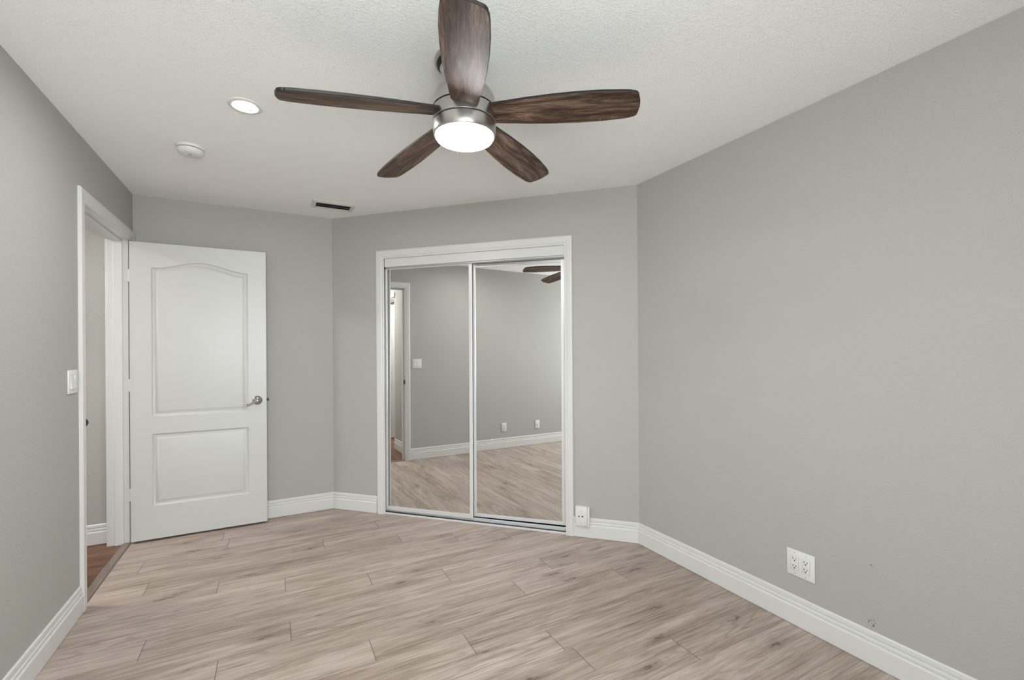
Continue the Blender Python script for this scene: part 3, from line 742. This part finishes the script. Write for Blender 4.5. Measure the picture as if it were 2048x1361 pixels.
R_ROOT, R_TIP = 0.108, 0.652
def blade_half(t):                 # half width against t = 0 root .. 1 tip
    pts = [(0.0, 0.050), (0.12, 0.0565), (0.28, 0.0655), (0.45, 0.0720), (0.60, 0.0745), (0.75, 0.0735), (0.88, 0.0685), (1.0, 0.0600)]
    for (a, wa), (b2, wb_) in zip(pts[:-1], pts[1:]):
        if t <= b2:
            k = (t - a) / (b2 - a); k = k * k * (3 - 2 * k) * 0.35 + k * 0.65
            return wa + (wb_ - wa) * k
    return pts[-1][1]
def blade_mesh():
    n = 40; L = R_TIP - R_ROOT; rc = 0.022
    left, right = [], []
    for i in range(n + 1):
        t = i / n; x = R_ROOT + L * t
        if x > R_TIP - rc: break
        w = blade_half(t); left.append((x, w)); right.append((x, -w))
    wend = 0.0605
    tip = []
    for i in range(9):
        a = PI / 2 * (1 - i / 8)
        tip.append((R_TIP - rc + rc * math.cos(a) , wend - rc + rc * math.sin(a)))
    # slightly bowed end
    bow = [(R_TIP + 0.006 * math.cos(PI / 2 * q), (wend - rc) * q) for q in (0.6, 0.2, -0.2, -0.6)]
    tip2 = [(x, -y) for x, y in reversed(tip)]
    # rounded, slightly pointed root
    root = [(R_ROOT - 0.008, -0.030), (R_ROOT - 0.010, 0.0), (R_ROOT - 0.008, 0.030)]
    out = left + tip + bow + tip2 + list(reversed(right)) + root
    clean = [out[0]]
    for q in out[1:]:
        if (q[0] - clean[-1][0]) ** 2 + (q[1] - clean[-1][1]) ** 2 > 1e-7: clean.append(q)
    out = clean
    th = 0.0105
    bm = BM(); g = bm.loops.layers.uv.new('grain')
    def zc(y): return -0.010 * (1 - (y / 0.075) ** 2) * 0.0      # flat blade
    ch = 0.0012
    def shrink(d):
        cx = sum(p[0] for p in out) / len(out)
        res = []
        m = len(out)
        for i, (x, y) in enumerate(out):
            x0, y0 = out[i - 1]; x1, y1 = out[(i + 1) % m]
            dx, dy = x1 - x0, y1 - y0; l = math.hypot(dx, dy) or 1
            res.append((x + dy / l * -d if False else x - (-dy / l) * d * -1, y - (dx / l) * d * -1) if False else (x + dy / l * d, y - dx / l * d))
        return res
    # outline runs clockwise seen from above (left edge outwards first), so the inward normal is (dy, -dx)
    ins = shrink(ch)
    rings = [[(x, y, -th / 2) for x, y in ins], [(x, y, -th / 2 + ch) for x, y in out], [(x, y, th / 2 - ch) for x, y in out], [(x, y, th / 2) for x, y in ins]]
    vr = strip(bm, rings, True, False, False, mi=1)
    fb = bm.faces.new(vr[0]); fb.material_index = 0
    ft = bm.faces.new(vr[-1]); ft.material_index = 1
    bmesh.ops.triangulate(bm, faces=[fb, ft])
    bmesh.ops.recalc_face_normals(bm, faces=bm.faces)
    for f in bm.faces:
        for lp in f.loops: lp[g].uv = (lp.vert.co.x, lp.vert.co.y)
    return bm
PH0 = 3.075
ROOT_Z, TIP_Z, TX, TY = -0.216, -0.256, 0.028, 0.003
for k in range(5):
    a = PH0 - math.radians(72) * k
    bm = blade_mesh()
    for lay in bm.loops.layers.uv:
        for f in bm.faces:
            for lp in f.loops: lp[lay].uv = (lp[lay].uv[0] + 3.7 * k + 0.31, lp[lay].uv[1] + 1.9 * k)
    tipz = TIP_Z + TX * 0.65 * math.cos(a) + TY * 0.65 * math.sin(a)
    slope = math.atan2(tipz - ROOT_Z, R_TIP - 0.115)
    mt = Matrix.Rotation(a, 4, 'Z') @ Matrix.Translation((0.115, 0, ROOT_Z)) @ Matrix.Rotation(-slope, 4, 'Y') @ Matrix.Rotation(math.radians(-12.5), 4, 'X') @ Matrix.Translation((-0.115, 0, 0))
    o = link('blade', bm, [M_BLADE, M_BLADE_EDGE], fan)
    o.matrix_local = mt

# ------------------------------------------------------------------ hall beyond the doorway
HN = 0.018
struct(link('wall_hall_back', wall_mesh(V((-WT, HN, 0)), V((-1, 0, 0)), V((0, 1, 0)), 2.55, H, 0.08), M_WALL))
struct(link('wall_hall_end', wall_mesh(V((-2.65, HN, 0)), V((0, -1, 0)), V((-1, 0, 0)), 2.6, H, 0.05), M_WALL))
HS = -1.055
OX0, OX1 = -0.800, -1.600                  # opening to the next room in the hall's near wall
struct(link('wall_hall_front', wall_mesh(V((-WT, HS, 0)), V((-1, 0, 0)), V((0, -1, 0)), 2.5, H, 0.10, [(-WT - OX0 + 0 , -WT - OX1, 0, 2.09)]), M_WALL))
struct(link('wall_far_room', wall_mesh(V((-2.65, -2.45, 0)), V((1, 0, 0)), V((0, -1, 0)), 2.5, H, 0.08), M_TRIM))
baseboard('baseboard_hall_back', (-WT, HN, 0), (-2.65, HN, 0), (0, -1, 0), 0, 0)
baseboard('baseboard_hall_front', (-WT - 0.012, HS, 0), (OX0 + 0.0, HS, 0), (0, 1, 0), 0, 0)
bm = BM()
box(bm, OX1 - 0.0, OX1 + 0.018, HS - 0.10, HS, 0, 2.09); box(bm, OX0 - 0.018, OX0, HS - 0.10, HS, 0, 2.09); box(bm, OX1, OX0, HS - 0.10, HS, 2.072, 2.09)
box(bm, OX1 - 0.065, OX1 + 0.005, HS, HS + 0.014, 0, 2.15, 0.003); box(bm, OX1 + 0.005, OX0 + 0.03, HS, HS + 0.014, 2.085, 2.15, 0.003)
struct(link('trim_4', bm, M_TRIM))
d2 = struct(empty('door_2', (OX1 + 0.022, HS - 0.108, 0.012)), 'far white hinged door standing open beyond the hall, seen in the mirror', 'door')
bm = BM(); box(bm, 0, 0.035, -0.80, 0, 0, 2.05, 0.002); link('door_panel', bm, M_DOOR, d2)
for zc in (1.84, 1.08, 0.30):
    bm = BM(); lathe(bm, [(0.006, zc - 0.045), (0.006, zc + 0.045)], 12, c=(0.040, 0.004, 0)); box(bm, 0.030, 0.037, -0.03, 0.008, zc - 0.045, zc + 0.045); link('hinge', bm, M_TRIM, d2)
switch_plate((-0.30, HS, 1.115), PI, 'rocker switch on the hall side wall, seen in the mirror through the doorway', 0.073, 0.115, 1)
recessed_light(-1.25, -0.40, 'added unseen round light in the hall ceiling', M_HALLFILL, 0.24)  # unseen lamp added to brighten the hall, wide for soft edges
recessed_light(-1.20, -1.75, 'added unseen round light in the ceiling of the room past the hall', M_HALLFILL, 0.24)  # second added lamp, out of view, whitens the far room
